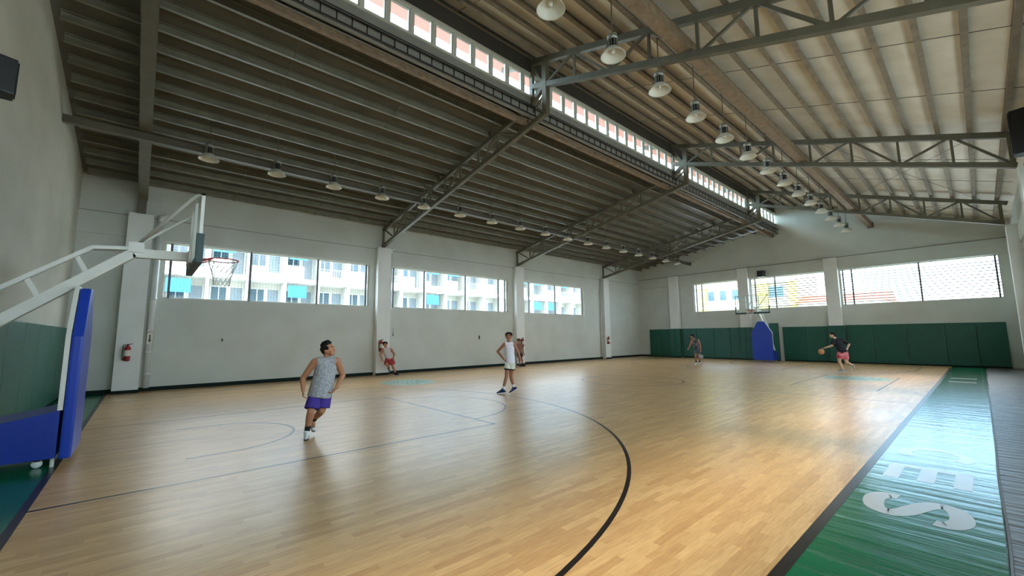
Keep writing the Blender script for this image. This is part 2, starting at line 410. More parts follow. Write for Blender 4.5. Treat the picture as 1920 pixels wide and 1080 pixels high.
grille_window(3, 'x', XL, *WINL[2], WZ0, WZ1, (18.2, 20.55, 23.3), 'strip window of the long wall next to the far corner')
grille_window(4, 'y', YF, *WINF[0], FZ0, FZ1, (-12.4, -12.0), 'smallest far wall window, next to the corner', wire=.14)
grille_window(5, 'y', YF, *WINF[1], FZ0, FZ1, (-8.5, -7.35), 'far wall window behind the glass backboard', bars=.145)
grille_window(6, 'y', YF, *WINF[2], FZ0, FZ1, (-3.9, -3.5, -0.75, 1.85), 'widest far wall window, next to the side wall', bars=.145)
for i, (a, b) in enumerate(WINR):
    grille_window(7 + i, 'x', XR, a, b, RZ0 if i else 2.9, RZ1, (a + .2, (a + b) / 2, b - .2),
                  ('side wall opening beside the camera', 'side wall opening between the middle piers', 'side wall opening towards the far wall')[i], bars=.3)
# ---------------------------------------------------------------- roof
XE = -7.12                                                  # upper edge of the long-wall-side roof
def slab(x0, z0, x1, z1, t): return MB().add(
    [(x0, YN - .2, z0), (x1, YN - .2, z1), (x1, YF + .2, z1), (x0, YF + .2, z0), (x0, YN - .2, z0 + t), (x1, YN - .2, z1 + t), (x1, YF + .2, z1 + t), (x0, YF + .2, z0 + t)],
    [(0, 3, 2, 1), (4, 5, 6, 7), (0, 1, 5, 4), (1, 2, 6, 5), (2, 3, 7, 6), (3, 0, 4, 7)])
ceiling = struct('ceiling', slab(XL - .6, zp(XL - .6) + .19, XE, zp(XE) + .19, .06), M_deck_l,
                 'dark shaded sheet roof over the long wall side with close purlins', 'roof')
XO = -8.95                                                  # overhang past the clerestory
ceiling_r = struct('ceiling_right', slab(-7.05, zr(-7.05) + .28, XR + .5, zr(XR + .5) + .28, .06), M_deck_r,
                   'pale sheet roof sloping down to the side wall', 'roof')
slab(XO, zr(XO) + .28, -7.05, zr(-7.05) + .28, .06).build('eaves_soffit', M_soffit, ceiling_r)
def c_channel(h, fl, t=.012):
    return [(0, 0), (fl, 0), (fl, t), (t, t), (t, h - t), (fl, h - t), (fl, h), (0, h)]
pm = MB().prism(c_channel(.19, .075), 'y', YN + .12, YF).build('purlin', M_purlin, ceiling)
k = 0; x = -16.72
while x < XE - .1:
    if k == 0: pm.location = (x, 0, zp(x))
    else: copy_part(pm, ceiling, (x, 0, zp(x)))
    x += .645; k += 1
pm = MB().prism(c_channel(.18, .10), 'y', YN + .05, YF).build('purlin', M_purlin_r, ceiling_r)
k = 0; x = 1.95
while x > -7.2:
    if k == 0: pm.location = (x, 0, zr(x) + .10)
    else: copy_part(pm, ceiling_r, (x, 0, zr(x) + .10))
    x -= .6; k += 1
for y in (3.2, 6.0, 11.5, 14.3, 19.9, 22.7, 28.0):
    MB().tube((2.3, y, zr(2.3) + .15), (-7.0, y, zr(-7.0) + .15), .008, 5).build('sag_rod', M_truss, ceiling_r)
    MB().tube((-16.9, y - .4, zp(-16.9) + .02), (-7.3, y - .4, zp(-7.3) + .02), .008, 5).build('sag_rod', M_truss, ceiling)
for y0, y1 in ((17.1, 25.65), (25.65, YF)):    # cross bracing under the sheets
    for a, b in ((y0, y1), (y1, y0)):
        MB().tube((1.6, a, zr(1.6) + .08), (-2.2, b, zr(-2.2) + .08), .008, 5).build('brace_rod', M_truss, ceiling_r)

# longitudinal beams carried on the lower chords
def lbeam(x, z, w, h, m, label, y1=YF):
    b = thing('tie_beam', (x, YN, z), label, 'beam', 'beams running the length of the hall')
    MB().box(x - w / 2, x + w / 2, YN, y1 - .03, z, z + .02).build('flange', m, b)
    MB().box(x - w / 2, x + w / 2, YN, y1 - .03, z + h - .02, z + h).build('flange', m, b)
    MB().box(x - w / 2 + .015, x - w / 2 + .035, YN, y1 - .03, z + .02, z + h - .02).build('web', m, b)
    MB().box(x + w / 2 - .035, x + w / 2 - .015, YN, y1 - .03, z + .02, z + h - .02).build('web', m, b)
    MB().box(x - w / 2 - .03, x + w / 2 + .03, y1 - .03, y1 - .005, z - .03, z + h + .03).build('end_plate', M_truss, b)
lbeam(-2.45, 7.50, .22, .26, M_beam, 'rusty brown tie beam passing above the hanging lamps')
lbeam(-12.72, 6.76, .13, .18, M_deck_l, 'dim tie beam along the row of lamps by the long wall')
lbeam(-7.25, 7.86, .12, .14, M_beam, 'tan tie beam below the clerestory windows')

# ---------------------------------------------------------------- trusses
def truss(y, label):
    t = thing('roof_truss', (XL, y, 5.8), label, 'truss', 'steel roof trusses')
    def bar(name, p, q, w=.1, h=.12): MB().bar((p[0], y, p[1]), (q[0], y, q[1]), w, h).build(name, M_truss, t)
    bl = lambda x: 5.87 + (x + 17.0) * (7.9 - 5.87) / 10.55
    tl = lambda x: zp(x) - .07
    br = lambda x: 5.90 + (2.1 - x) * (8.75 - 5.90) / 8.55
    tr = lambda x: zr(x)
    bar('bottom_chord', (-17.0, bl(-17.0)), (-6.45, bl(-6.45)), .13, .13); bar('top_chord', (-17.0, tl(-17.0)), (-6.95, tl(-6.95)), .11, .13)
    bar('bottom_chord', (-7.0, br(-7.0)), (2.1, br(2.1)), .13, .14); bar('top_chord', (-8.3, tr(-8.3)), (2.25, tr(2.25)), .12, .16)
    bar('king_post', (-6.45, 7.84), (-6.45, tr(-6.45)), .15, .16); bar('clerestory_post', (-7.0, 8.35), (-7.0, tr(-7.0)), .1, .12)
    bar('strut', (-6.5, br(-6.5)), (-7.0, tl(-7.0)), .12, .14); bar('strut', (-6.5, br(-6.5)), (-7.0, tr(-7.0) - .1), .05, .06)
    bar('end_post', (2.05, 5.85), (2.05, tr(2.05)), .1, .1); bar('end_post', (-16.95, 5.8), (-16.95, tl(-16.95)), .08, .08)
    n = 10; xs = [-16.9 + i * (10.4 / n) for i in range(n + 1)]
    for i in range(1, n): bar('web_vertical', (xs[i], bl(xs[i])), (xs[i], tl(xs[i])), .05, .055)
    for i in range(n):
        a, b = (xs[i], xs[i + 1]) if i % 2 else (xs[i + 1], xs[i])
        bar('web_diagonal', (a, bl(a)), (b, tl(b)), .05, .055)
    xs = [2.1 - i * 1.07 for i in range(9)]
    for i in range(1, 8): bar('web_vertical', (xs[i], br(xs[i])), (xs[i], tr(xs[i])), .055, .06)
    for i in range(8):
        a, b = (xs[i], xs[i + 1]) if i % 2 == 0 else (xs[i + 1], xs[i])
        bar('web_diagonal', (a, br(a)), (b, tr(b)), .055, .06)
    for i in range(9):                                       # cleats that hold the purlins
        xx = -16.72 + .645 * (1 + i * 1.6)
        if xx < -7.3: MB().box(xx - .1, xx + .02, y - .09, y + .09, tl(xx) - .02, tl(xx) + .2).build('cleat', M_truss, t)
    return t
truss(PY[1], 'steel truss nearest the camera, above the pier between the first two windows')
truss(PY[2], 'second steel truss, above the pier of the white shirted player')
truss(PY[3], 'farthest steel truss, close to the far gable wall')
# end rafter over the near wall bay, seen from below
t = thing('end_rafter', (XL, PY[0], 5.76), 'plain steel rafter by the blotchy end wall above the nearer hoop', 'rafter')
for nm, dz, w, h in (('bottom_flange', -.50, .24, .03), ('web', -.25, .03, .48), ('top_flange', -.02, .24, .03)):
    MB().bar((-16.8, PY[0], zp(-16.8) + dz), (-7.4, PY[0], zp(-7.4) + dz), w, h).build(nm, M_truss, t)
MB().box(-16.95, -16.75, PY[0] - .1, PY[0] + .1, 5.77, 6.7).build('stub_post', M_truss, t)
t = thing('end_rafter', (-6.5, PY[0], 6.2), 'plain steel rafter over the camera by the end wall', 'rafter')
for nm, dz, w, h in (('bottom_flange', -.40, .24, .03), ('web', -.2, .03, .37), ('top_flange', -.02, .24, .03)):
    MB().bar((-6.5, PY[0], zr(-6.5) + dz), (2.1, PY[0], zr(2.1) + dz), w, h).build(nm, M_truss, t)
MB().box(-6.55, -6.4, PY[0] - .1, PY[0] + .1, 7.9, 9.6).build('king_post', M_truss, t)

# ---------------------------------------------------------------- clerestory
M_glass = bpy.data.materials.new('clear_glass'); M_glass.use_nodes = True
_nt = M_glass.node_tree; _nt.nodes.clear()
_o = _nt.nodes.new('ShaderNodeOutputMaterial'); _t = _nt.nodes.new('ShaderNodeBsdfTransparent'); _g = _nt.nodes.new('ShaderNodeBsdfGlossy')
_t.inputs['Color'].default_value = (.93, .97, .96, 1); _g.inputs['Roughness'].default_value = .02
_m = _nt.nodes.new('ShaderNodeMixShader'); _lw = _nt.nodes.new('ShaderNodeLayerWeight'); _lw.inputs['Blend'].default_value = .5
_fr = _nt.nodes.new('ShaderNodeMath'); _fr.operation = 'POWER'; _fr.inputs[1].default_value = 5.0
_nt.links.new(_lw.outputs['Facing'], _fr.inputs[0]); _nt.links.new(_fr.outputs[0], _m.inputs[0]); _nt.links.new(_t.outputs[0], _m.inputs[1]); _nt.links.new(_g.outputs[0], _m.inputs[2]); _nt.links.new(_m.outputs[0], _o.inputs['Surface'])
CX = -7.06
cl = thing('window_10', (CX, YN, 8.3), 'band of small clerestory windows in the step of the roof', 'window', kind='structure')
MB().box(CX - .05, CX + .05, YN, YF, 8.26, 8.62).build('apron_panel', mat('apron_paint', (150, 148, 140), .6, var=.15, scale=2), cl)
MB().box(CX - .05, CX + .05, YN, YF, 9.36, zr(CX) + .3).build('head_panel', mat('head_panel_paint', (66, 62, 56), .7), cl)
MB().box(CX - .06, CX + .08, YN, YF, 8.60, 8.66).build('sill', M_frame, cl)
MB().box(CX - .06, CX + .07, YN, YF, 9.30, 9.37).build('head', M_frame, cl)
pit = .59; k = 0; y = -1.1
post0 = sash0 = pane0 = None
while y < YF - .3:
    if post0 is None:
        post0 = MB().box(-.05, .06, -.035, .035, 8.64 - 8.3, 9.32 - 8.3).build('mullion', M_frame, cl, off=(0, 0, 0)); post0.location = (0, y - YN, 0)
        mb = MB()
        for a, b, c, d in ((.04, .075, .37, .99), (.515, .55, .37, .99), (.075, .515, .37, .405), (.075, .515, .955, .99)): mb.box(-.03, .03, a, b, c, d)
        sash0 = mb.build('sash', M_frame, cl, off=(0, 0, 0)); sash0.location = (0, y - YN, 0)
        pane0 = MB().box(-.003, .003, .07, .52, .40, .96).build('pane', M_glass, sash0, off=(0, 0, 0))
    else:
        copy_part(post0, cl, (0, y - YN, 0)); s = copy_part(sash0, cl, (0, y - YN, 0)); copy_part(pane0, s, (0, 0, 0))
    y += pit; k += 1
# cable ladder hung under the clerestory
ld = thing('cable_ladder', (-6.8, YN, 7.95), 'dark cable ladder running under the clerestory windows', 'cable ladder')
for zz in (8.20, 7.98): MB().bar((-6.86, YN, zz), (-6.86, YF - .1, zz), .02, .03).build('rail', M_dark, ld)
MB().tube((-6.84, YN, 8.24), (-6.84, YF - .1, 8.24), .016, 6).build('cable', M_dark, ld)
r0 = None
for i in range(100):
    y = YN + .2 + i * .31
    if r0 is None: r0 = MB().box(-.01, .01, -.012, .012, 0, .22).build('rung', M_dark, ld, off=(0, 0, 0)); r0.location = (-.06, y - YN, .03)
    else: copy_part(r0, ld, (-.06, y - YN, .03))
MB().box(-7.02, -6.95, YN, YF, 7.96, 8.26).build('backing_plate', mat('apron_paint', (150, 148, 140)), ld)

# ---------------------------------------------------------------- hanging lamps
M_lamp_in = mat('reflector_white', (216, 214, 200), 0.45)
M_alu = mat('lamp_aluminium', (150, 150, 140), 0.4, metal=0.6)
def make_lamp(z_top, label, group):
    t = thing('high_bay_lamp', (0, 0, 0), label, 'lamp', group)
    prof = [(.095, .16), (.12, .15), (.17, .10), (.225, .02), (.24, 0), (.235, -.005), (.22, .015), (.165, .09), (.112, .14), (.09, .148)]
    MB().lathe((0, 0, 0), prof, 28).build('reflector', M_lamp_in, t, True, off=(0, 0, 0))
    MB().lathe((0, 0, 0), [(0, .15), (.09, .15), (.09, .155), (0, .155)], 20).build('reflector_cap', M_lamp_in, t, off=(0, 0, 0))
    MB().lathe((0, 0, 0), [(0, .06), (.03, .065), (.042, .10), (.03, .15)], 14).build('bulb', M_white, t, True, off=(0, 0, 0))
    for i in range(10):
        a = 2 * math.pi * i / 10
        MB().bar((.085 * math.cos(a), .085 * math.sin(a), .155), (.085 * math.cos(a), .085 * math.sin(a), .34), .008, .03, (math.cos(a), math.sin(a), 0)).build('cage_fin', M_alu, t, off=(0, 0, 0))
    MB().lathe((0, 0, 0), [(0, .16), (.06, .16), (.06, .34), (0, .34)], 14).build('ballast_core', M_dark, t, off=(0, 0, 0))
    MB().lathe((0, 0, 0), [(0, .34), (.1, .34), (.1, .43), (.06, .46), (.02, .47), (0, .47)], 20).build('ballast_housing', M_alu, t, True, off=(0, 0, 0))
    MB().tube((0, 0, .46), (0, 0, z_top), .012, 6).build('hanging_rod', M_truss, t, off=(0, 0, 0))
    MB().box(-.05, .05, -.05, .05, z_top - .1, z_top).build('junction_box', M_alu, t, off=(0, 0, 0))
    return t
ORD = ['first', 'second', 'third', 'fourth', 'fifth', 'sixth', 'seventh', 'eighth', 'ninth', 'tenth', 'eleventh', 'twelfth', 'thirteenth', 'fourteenth', 'fifteenth', 'sixteenth', 'seventeenth']
lr = make_lamp(zr(-3.1) + .27 - 7.0, '', 'lamps hanging by the rusty beam')
n = 14
for i in range(n):
    lab = 'white high bay lamp by the rusty beam, ' + ('largest and cut by the top edge' if i == 0 else 'last one before the far wall' if i == n - 1 else ORD[i] + ' from the camera')
    if i == 0: lr.location = (-3.1, 5.28, 7.0); lr['label'] = lab
    else: copy_tree(lr, (-3.1, 5.28 + 1.745 * i, 7.0), lab)
ll = make_lamp(zp(-12.35) + .2 - 6.5, '', 'lamps hanging on the long wall side')
n = 17
for i in range(n):
    lab = 'high bay lamp in the row by the long wall, ' + ('nearest to the end rafter' if i == 0 else 'last one before the far wall' if i == n - 1 else ORD[i] + ' from the end rafter')
    if i == 0: ll.location = (-12.35, 1.62, 6.5); ll['label'] = lab
    else: copy_tree(ll, (-12.35, 1.62 + 1.64 * i, 6.5), lab)

# ---------------------------------------------------------------- speakers
def speaker(loc, rz, sc, label, hz=None):
    hz = hz or .3 * sc
    t = thing('loudspeaker', loc, label, 'speaker', 'black loudspeakers high on the walls')
    t.rotation_euler = (0, 0, rz)
    poly = [(-.24 * sc, -.3 * sc), (.24 * sc, -.3 * sc), (.32 * sc, .1 * sc), (.32 * sc, .3 * sc), (-.32 * sc, .3 * sc), (-.32 * sc, .1 * sc)]
    MB().prism(poly, 'z', -hz, hz).build('cabinet', M_dark, t, off=(0, 0, 0), bevel=.015)
    g = MB().box(-.22 * sc, .22 * sc, -.325 * sc, -.3 * sc, -hz + .03, hz - .03).build('front_grille', mat('speaker_cloth', (34, 34, 36), .9, bump=.6, scale=90), t, off=(0, 0, 0))
    MB().box(-.05, .05, .3 * sc, .3 * sc + .1, -.05, .05).build('wall_bracket', M_truss, t, off=(0, 0, 0))
speaker((-6.36, -0.89, 4.80), math.pi + .2, .5, 'black loudspeaker on the blotchy end wall at the picture edge', .22)
speaker((-7.97, YF - .4, 5.5), 0.0, .66, 'small black loudspeaker above the far window behind the backboard')
speaker((2.15, 14.9, 6.05), -math.pi / 2, .66, 'tall black loudspeaker beside the side wall truss end', .5)

# ---------------------------------------------------------------- green wall padding
M_pad = mat('green_vinyl', (12, 84, 66), 0.45, var=.18, scale=2.5, bump=.12)
def padding(name_label, axis, at, us, z1, th, sgn):
    t = thing('wall_padding', (us[0], at, 0) if axis == 'y' else (at, us[0], 0), name_label, 'wall padding')
    for a, b in zip(us[:-1], us[1:]):
        y0, y1 = sorted((at, at + sgn * th))
        MB().box(a + .006, b - .006, y0, y1, .06, z1).build('pad_panel', M_pad, t, bevel=.02)
    MB().box(us[0], us[-1], min(at, at + sgn * th * .7), max(at, at + sgn * th * .7), 0, .06).build('pad_plinth', M_base, t)
    return t
padding('green padding on the far wall left of the blue hoop base', 'y', YF - .001, [-16.2, -15.2, -14.43], 2.08, .09, -1)
t = padding('green padding around the corner pier to the far hoop', 'y', YF - .001, [-13.57, -12.5, -11.3, -10.2, -9.53], 2.1, .09, -1)
padding('green padding on the widest stretch of the far wall', 'y', YF - .001, [-7.1, -5.9, -4.78], 2.08, .09, -1)
padding('green padding under the widest far window', 'y', YF - .001, [-3.99, -2.8, -1.5, -.1, .95, 1.9], 2.12, .09, -1)
for xa, xb, lab in ((-14.35, -13.65, 'green pad wrapped on the pier nearest the far corner'), (-9.45, -8.82, 'green pad wrapped on the pier behind the far hoop'), (-4.7, -4.07, 'green pad wrapped on the pier behind the running player')):
    t = padding(lab, 'y', YF - .301, [xa - .06, (xa + xb) / 2, xb + .06], 2.1, .07, -1)
    for q in (xa - .062, xb + .002): MB().box(q, q + .06, YF - .3, YF - .095, .06, 2.1).build('side_panel', M_pad, t, bevel=.015)
t = thing('standing_pad', (-7.55, YF - .5, 0), 'narrow taller green pad leaning behind the far hoop base', 'pad')
MB().box(-7.75, -7.25, YF - .42, YF - .3, .02, 2.33).build('pad_core', M_pad, t, bevel=.03); MB().box(-7.75, -7.25, YF - .3, YF - .28, .0, 2.3).build('backing_board', M_base, t)
padding('faded green padding on the end wall behind the nearer hoop', 'y', YN + .001, [-16.9, -15.4, -13.9, -12.4, -11.0, -9.6, -8.2], 2.02, .09, 1)

# ---------------------------------------------------------------- fittings on the long wall
M_red = mat('extinguisher_red', (150, 24, 28), .35); M_label = mat('paper_label', (220, 214, 200), .7)
def extinguisher(x, y, z, label):
    t = thing('fire_extinguisher', (x, y, z), label, 'fire extinguisher', 'fire extinguishers on the piers')
    o = (0, 0, 0)
    MB().lathe(o, [(0, -.22), (.075, -.22), (.08, -.2), (.08, .16), (.065, .2), (.03, .23), (.03, .26), (0, .26)], 20).build('cylinder', M_red, t, True, off=o)
    MB().lathe(o, [(.082, -.08), (.082, .1)], 20).build('printed_label', M_label, t, True, off=o)
    MB().bar((0, 0, .27), (0, .11, .3), .025, .02).build('lever', M_dark, t, off=o); MB().lathe(o, [(0, .25), (.025, .25), (.025, .29), (0, .29)], 10).build('valve', M_dark, t, off=o)
    MB().path([(0, -.03, .27), (.02, -.1, .25), (.03, -.115, .1), (.03, -.11, -.12), (.03, -.1, -.2)], .012, 6).build('hose', M_dark, t, True, off=o)
    MB().box(-.11, -.085, -.05, .05, -.24, .2).build('wall_bracket', M_dark, t, off=o)
FX = XL + .33 + .11
extinguisher(FX, .28, 1.24, 'red fire extinguisher on the pier under the nearer hoop')
extinguisher(FX, PY[1] - .12, 1.28, 'fire extinguisher on the pier behind the player in red shorts')
extinguisher(FX, PY[2] + .05, 1.28, 'fire extinguisher on the pier behind the white shirted player')
extinguisher(FX, PY[3] - .1, 1.28, 'fire extinguisher on the pier nearest the far corner')
M_pipe = mat('pvc_pipe', (206, 208, 202), .45)
for i, (y, lab) in enumerate(((.78, 'white drain pipe beside the pier with the red extinguisher'), (PY[1] + .4, 'thin drain pipe beside the pier of the player in red shorts'), (PY[2] + .4, 'thin drain pipe beside the pier of the white shirted player'), (PY[3] - .44, 'thin drain pipe beside the pier next to the far corner'))):
    r = .085 if i == 0 else .045
    t = thing('drain_pipe', (XL + r + .05, y, .12), lab, 'pipe')
    MB().tube((XL + r + .05, y, .12), (XL + r + .05, y, 5.6), r, 14).build('pipe', M_pipe, t, True)
    for z in (.55, 1.25, 3.0): MB().tube((XL + r + .05, y, z - .04), (XL + r + .05, y, z + .04), r + .012, 14).build('collar', M_pipe, t, True)
    MB().path([(XL + r + .05, y, 5.55), (XL + r + .05, y + .02, 5.75), (XL + r + .03, y + .16, 5.85)], r, 10).build('top_bend', M_pipe, t, True)
def text_mesh(name, s, m, parent, size, mw):
    cu = bpy.data.curves.new('txt', 'FONT'); cu.body = s; cu.size = size; cu.align_x = 'CENTER'
    tmp = bpy.data.objects.new('txt', cu); COL.objects.link(tmp)
    dg = bpy.context.evaluated_depsgraph_get(); me = bpy.data.meshes.new_from_object(tmp.evaluated_get(dg))
    bpy.data.objects.remove(tmp); me.materials.clear(); me.materials.append(m); me.transform(mw)
    o = bpy.data.objects.new(name, me); COL.objects.link(o); o.parent = parent; return o
# arrow signs above the extinguishers, on the wall face
for i, (x, y, z, lab) in enumerate(((XL + .235, .78, 1.72, 'paper sign with a black down arrow on the white drain pipe'), (XL + .012, PY[1] + .62, 1.85, 'paper sign with a black down arrow by the middle pier'))):
    t = thing('arrow_sign', (x, y, z), lab, 'sign')
    MB().box(-.004, 0, -.07, .07, -.2, .26).build('paper', M_label if i == 0 else M_wall, t, off=(0, 0, 0))
    MB().prism([(-.014, .1), (.014, .1), (.014, -.06), (.04, -.06), (0, -.15), (-.04, -.06), (-.014, -.06)], 'x', 0, .003).build('arrow', M_dark, t, off=(0, 0, 0))
    text_mesh('lettering', 'EXT', M_dark, t, .075, Matrix(((0, 0, 1, .002), (1, 0, 0, 0), (0, 1, 0, .16), (0, 0, 0, 1))))
t = thing('wall_hook', (XL + .01, 2.75, 1.62), 'tiny dark hook on the wall under the first window', 'hook')
MB().box(0, .03, -.02, .02, -.05, .05).build('plate', M_dark, t, off=(0, 0, 0)); MB().path([(.03, 0, .02), (.07, 0, 0), (.08, 0, .04)], .008, 5).build('prong', M_dark, t, off=(0, 0, 0))
t = thing('wall_hook', (XL + .01, 14.3, 1.62), 'tiny dark hook on the wall under the middle window', 'hook')
MB().box(0, .03, -.03, .03, -.1, .1).build('plate', M_dark, t, off=(0, 0, 0)); MB().path([(.03, 0, .02), (.07, 0, 0), (.08, 0, .04)], .008, 5).build('prong', M_dark, t, off=(0, 0, 0))
# ---------------------------------------------------------------- basketball hoops
M_blue = mat('blue_vinyl', (12, 56, 160), .4, var=.08, scale=2); M_bluep = mat('blue_panel', (10, 44, 138), .45)
M_grn = mat('dark_green_edge', (24, 58, 52), .5); M_rim = mat('rim_red', (168, 40, 44), .4); M_net = mat('net_cord', (222, 222, 216), .8)
M_steel = mat('white_steel', (214, 212, 200), .42, var=.08, scale=3)
def hoop(loc, rz, label):
    t = thing('basketball_hoop', loc, label, 'basketball hoop'); t.rotation_euler = (0, 0, rz)
    O = (0, 0, 0)
    B = lambda mb, n, m, par=None, **k: mb.build(n, m, par or t, off=O, **k)
    # base and front pad
    hexa = [(-.55, .1), (.55, .1), (.55, 1.72), (.18, 2.42), (-.18, 2.42), (-.55, 1.72)]
    B(MB().prism([(-.13, .12), (-.13, .74), (-.5, .66), (-1.0, .56), (-1.0, .12)], 'x', -.53, .53), 'base_box', M_bluep, bevel=.01)
    B(MB().prism(hexa, 'y', -.1, .02), 'front_pad', M_blue, bevel=.03)
    back = MB()
    inset = [(-.56, .74), (.56, .74), (.56, 1.74), (.19, 2.45), (-.19, 2.45), (-.56, 1.74)]
    B(MB().prism(inset, 'y', -.155, -.105), 'backing_board', M_steel)
    for sx in (-1, 1):
        B(MB().bar((sx * .42, -.9, .5), (sx * .1, -.98, 1.9), .07, .07, (1, 0, 0)), 'rear_post', M_steel)
        B(MB().tube((sx * .46, -.16, .0), (sx * .46, -.16, .13), .022, 8), 'screw_foot', M_steel)
        for yy in (-.3, -.9):
            c = B(MB().lathe((sx * .40, yy, .055), [(0, -.02), (.05, -.02), (.055, 0), (.05, .02), (0, .02)], 16, 'x'), 'caster', M_white, smooth=True)
            B(MB().box(sx * .40 - .035, sx * .40 + .035, yy - .03, yy + .03, .085, .13), 'caster_fork', M_truss, c)
    # arms, in the middle plane
    lower = [(-1.0, 1.80), (.42, 3.03), (1.12, 3.05)]
    for a, b in zip(lower[:-1], lower[1:]): B(MB().bar((0, a[0], a[1]), (0, b[0], b[1]), .13, .14), 'main_arm', M_steel)
    upper = [(-1.0, 2.28), (-.03, 3.06), (.42, 3.10)]
    for sx in (-.05, .05):
        for a, b in zip(upper[:-1], upper[1:]): B(MB().bar((sx, a[0], a[1]), (sx, b[0], b[1]), .04, .055), 'upper_arm', M_steel)
    for a, b in (((-.66, 2.56), (-.5, 2.24)), ((-.2, 2.93), (-.05, 2.63))): B(MB().bar((0, a[0], a[1]), (0, b[0], b[1]), .05, .06), 'arm_brace', M_steel)
    B(MB().box(-.09, .09, .36, .54, 3.04, 3.2), 'arm_bracket', M_steel)
    for sx in (-1, 1):
        B(MB().path([(0, .45, 3.16), (sx * .74, 1.06, 3.86), (sx * .80, 1.14, 3.93), (sx * .82, 1.2, 3.93)], .024, 8), 'upper_strut', M_steel, smooth=True)
    # backboard
    y0, y1, zb, zt, hw = 1.17, 1.21, 2.9, 3.95, .9
    B(MB().box(-hw + .02, hw - .02, 1.185, 1.197, zb + .02, zt - .02), 'glass_board', M_glass)
    for n, bx in (('frame_rail', (-hw, hw, zt - .04, zt)), ('frame_rail', (-hw, hw, zb, zb + .04)), ('frame_rail', (-hw, -hw + .04, zb, zt)), ('frame_rail', (hw - .04, hw, zb, zt))):
        B(MB().box(bx[0], bx[1], y0, y1 + .005, bx[2], bx[3]), n, M_steel)
    B(MB().box(-hw - .02, hw + .02, y0 - .03, y1 + .03, zb - .06, zb + .03), 'bottom_edge_pad', M_grn, bevel=.015)
    for sx in (-1, 1): B(MB().box(sx * hw - .025, sx * hw + .025, y0 - .03, y1 + .03, zb - .02, zb + .40), 'corner_edge_pad', M_grn, bevel=.01)
    for bx in ((-.295, .295, 3.05, 3.09), (-.295, .295, 3.46, 3.5), (-.295, -.255, 3.09, 3.46), (.255, .295, 3.09, 3.46)):
        B(MB().box(bx[0], bx[1], 1.198, 1.2, bx[2], bx[3]), 'target_square', M_white)
    B(MB().box(-.25, .25, 1.1, 1.17, 2.92, 3.12), 'mounting_plate', M_steel)
    for sx in (-1, 1): B(MB().bar((sx * .35, 1.15, zb), (sx * .35, 1.15, zt), .04, .04, (1, 0, 0)), 'back_rail', M_steel)
    # rim and net
    cy, rz_, rr = 1.60, 3.05, .228
    rim = B(MB().path([(rr * math.cos(a), cy + rr * math.sin(a), rz_) for a in [2 * math.pi * i / 40 for i in range(40)]], .010, 8, closed=True), 'rim', M_rim, smooth=True)
    B(MB().prism([(-.09, 1.2), (.09, 1.2), (.07, 1.40), (-.07, 1.40)], 'z', 3.03, 3.05), 'rim_plate', M_rim, rim)
    for sx in (-1, 1): B(MB().bar((sx * .09, 1.21, 2.96), (sx * .16, 1.44, 3.04), .02, .02), 'rim_brace', M_rim, rim)
    B(MB().box(-.1, .1, 1.2, 1.215, 2.93, 3.07), 'rim_plate', M_rim, rim)
    net = MB(); n = 12
    prof = [(.222, 3.04), (.205, 2.97), (.18, 2.90), (.155, 2.82), (.138, 2.74), (.125, 2.66), (.12, 2.60)]
    def np_(i, k): a = 2 * math.pi * (k + .5 * (i % 2)) / n; return (prof[i][0] * math.cos(a), cy + prof[i][0] * math.sin(a), prof[i][1])
    for i in range(len(prof) - 1):
        for k in range(n):
            net.tube(np_(i, k), np_(i + 1, k), .005, 5); net.tube(np_(i, k), np_(i + 1, k - 1 if i % 2 == 0 else k + 1), .005, 5)
    B(net, 'net', M_net)
    return t
hoop((HX, 0, 0), 0, 'nearer basketball hoop with white arms and blue padded base by the end wall')
hoop((HX, 2 * YC - .2, 0), math.pi, 'far basketball hoop with clear backboard and blue base before green padding')

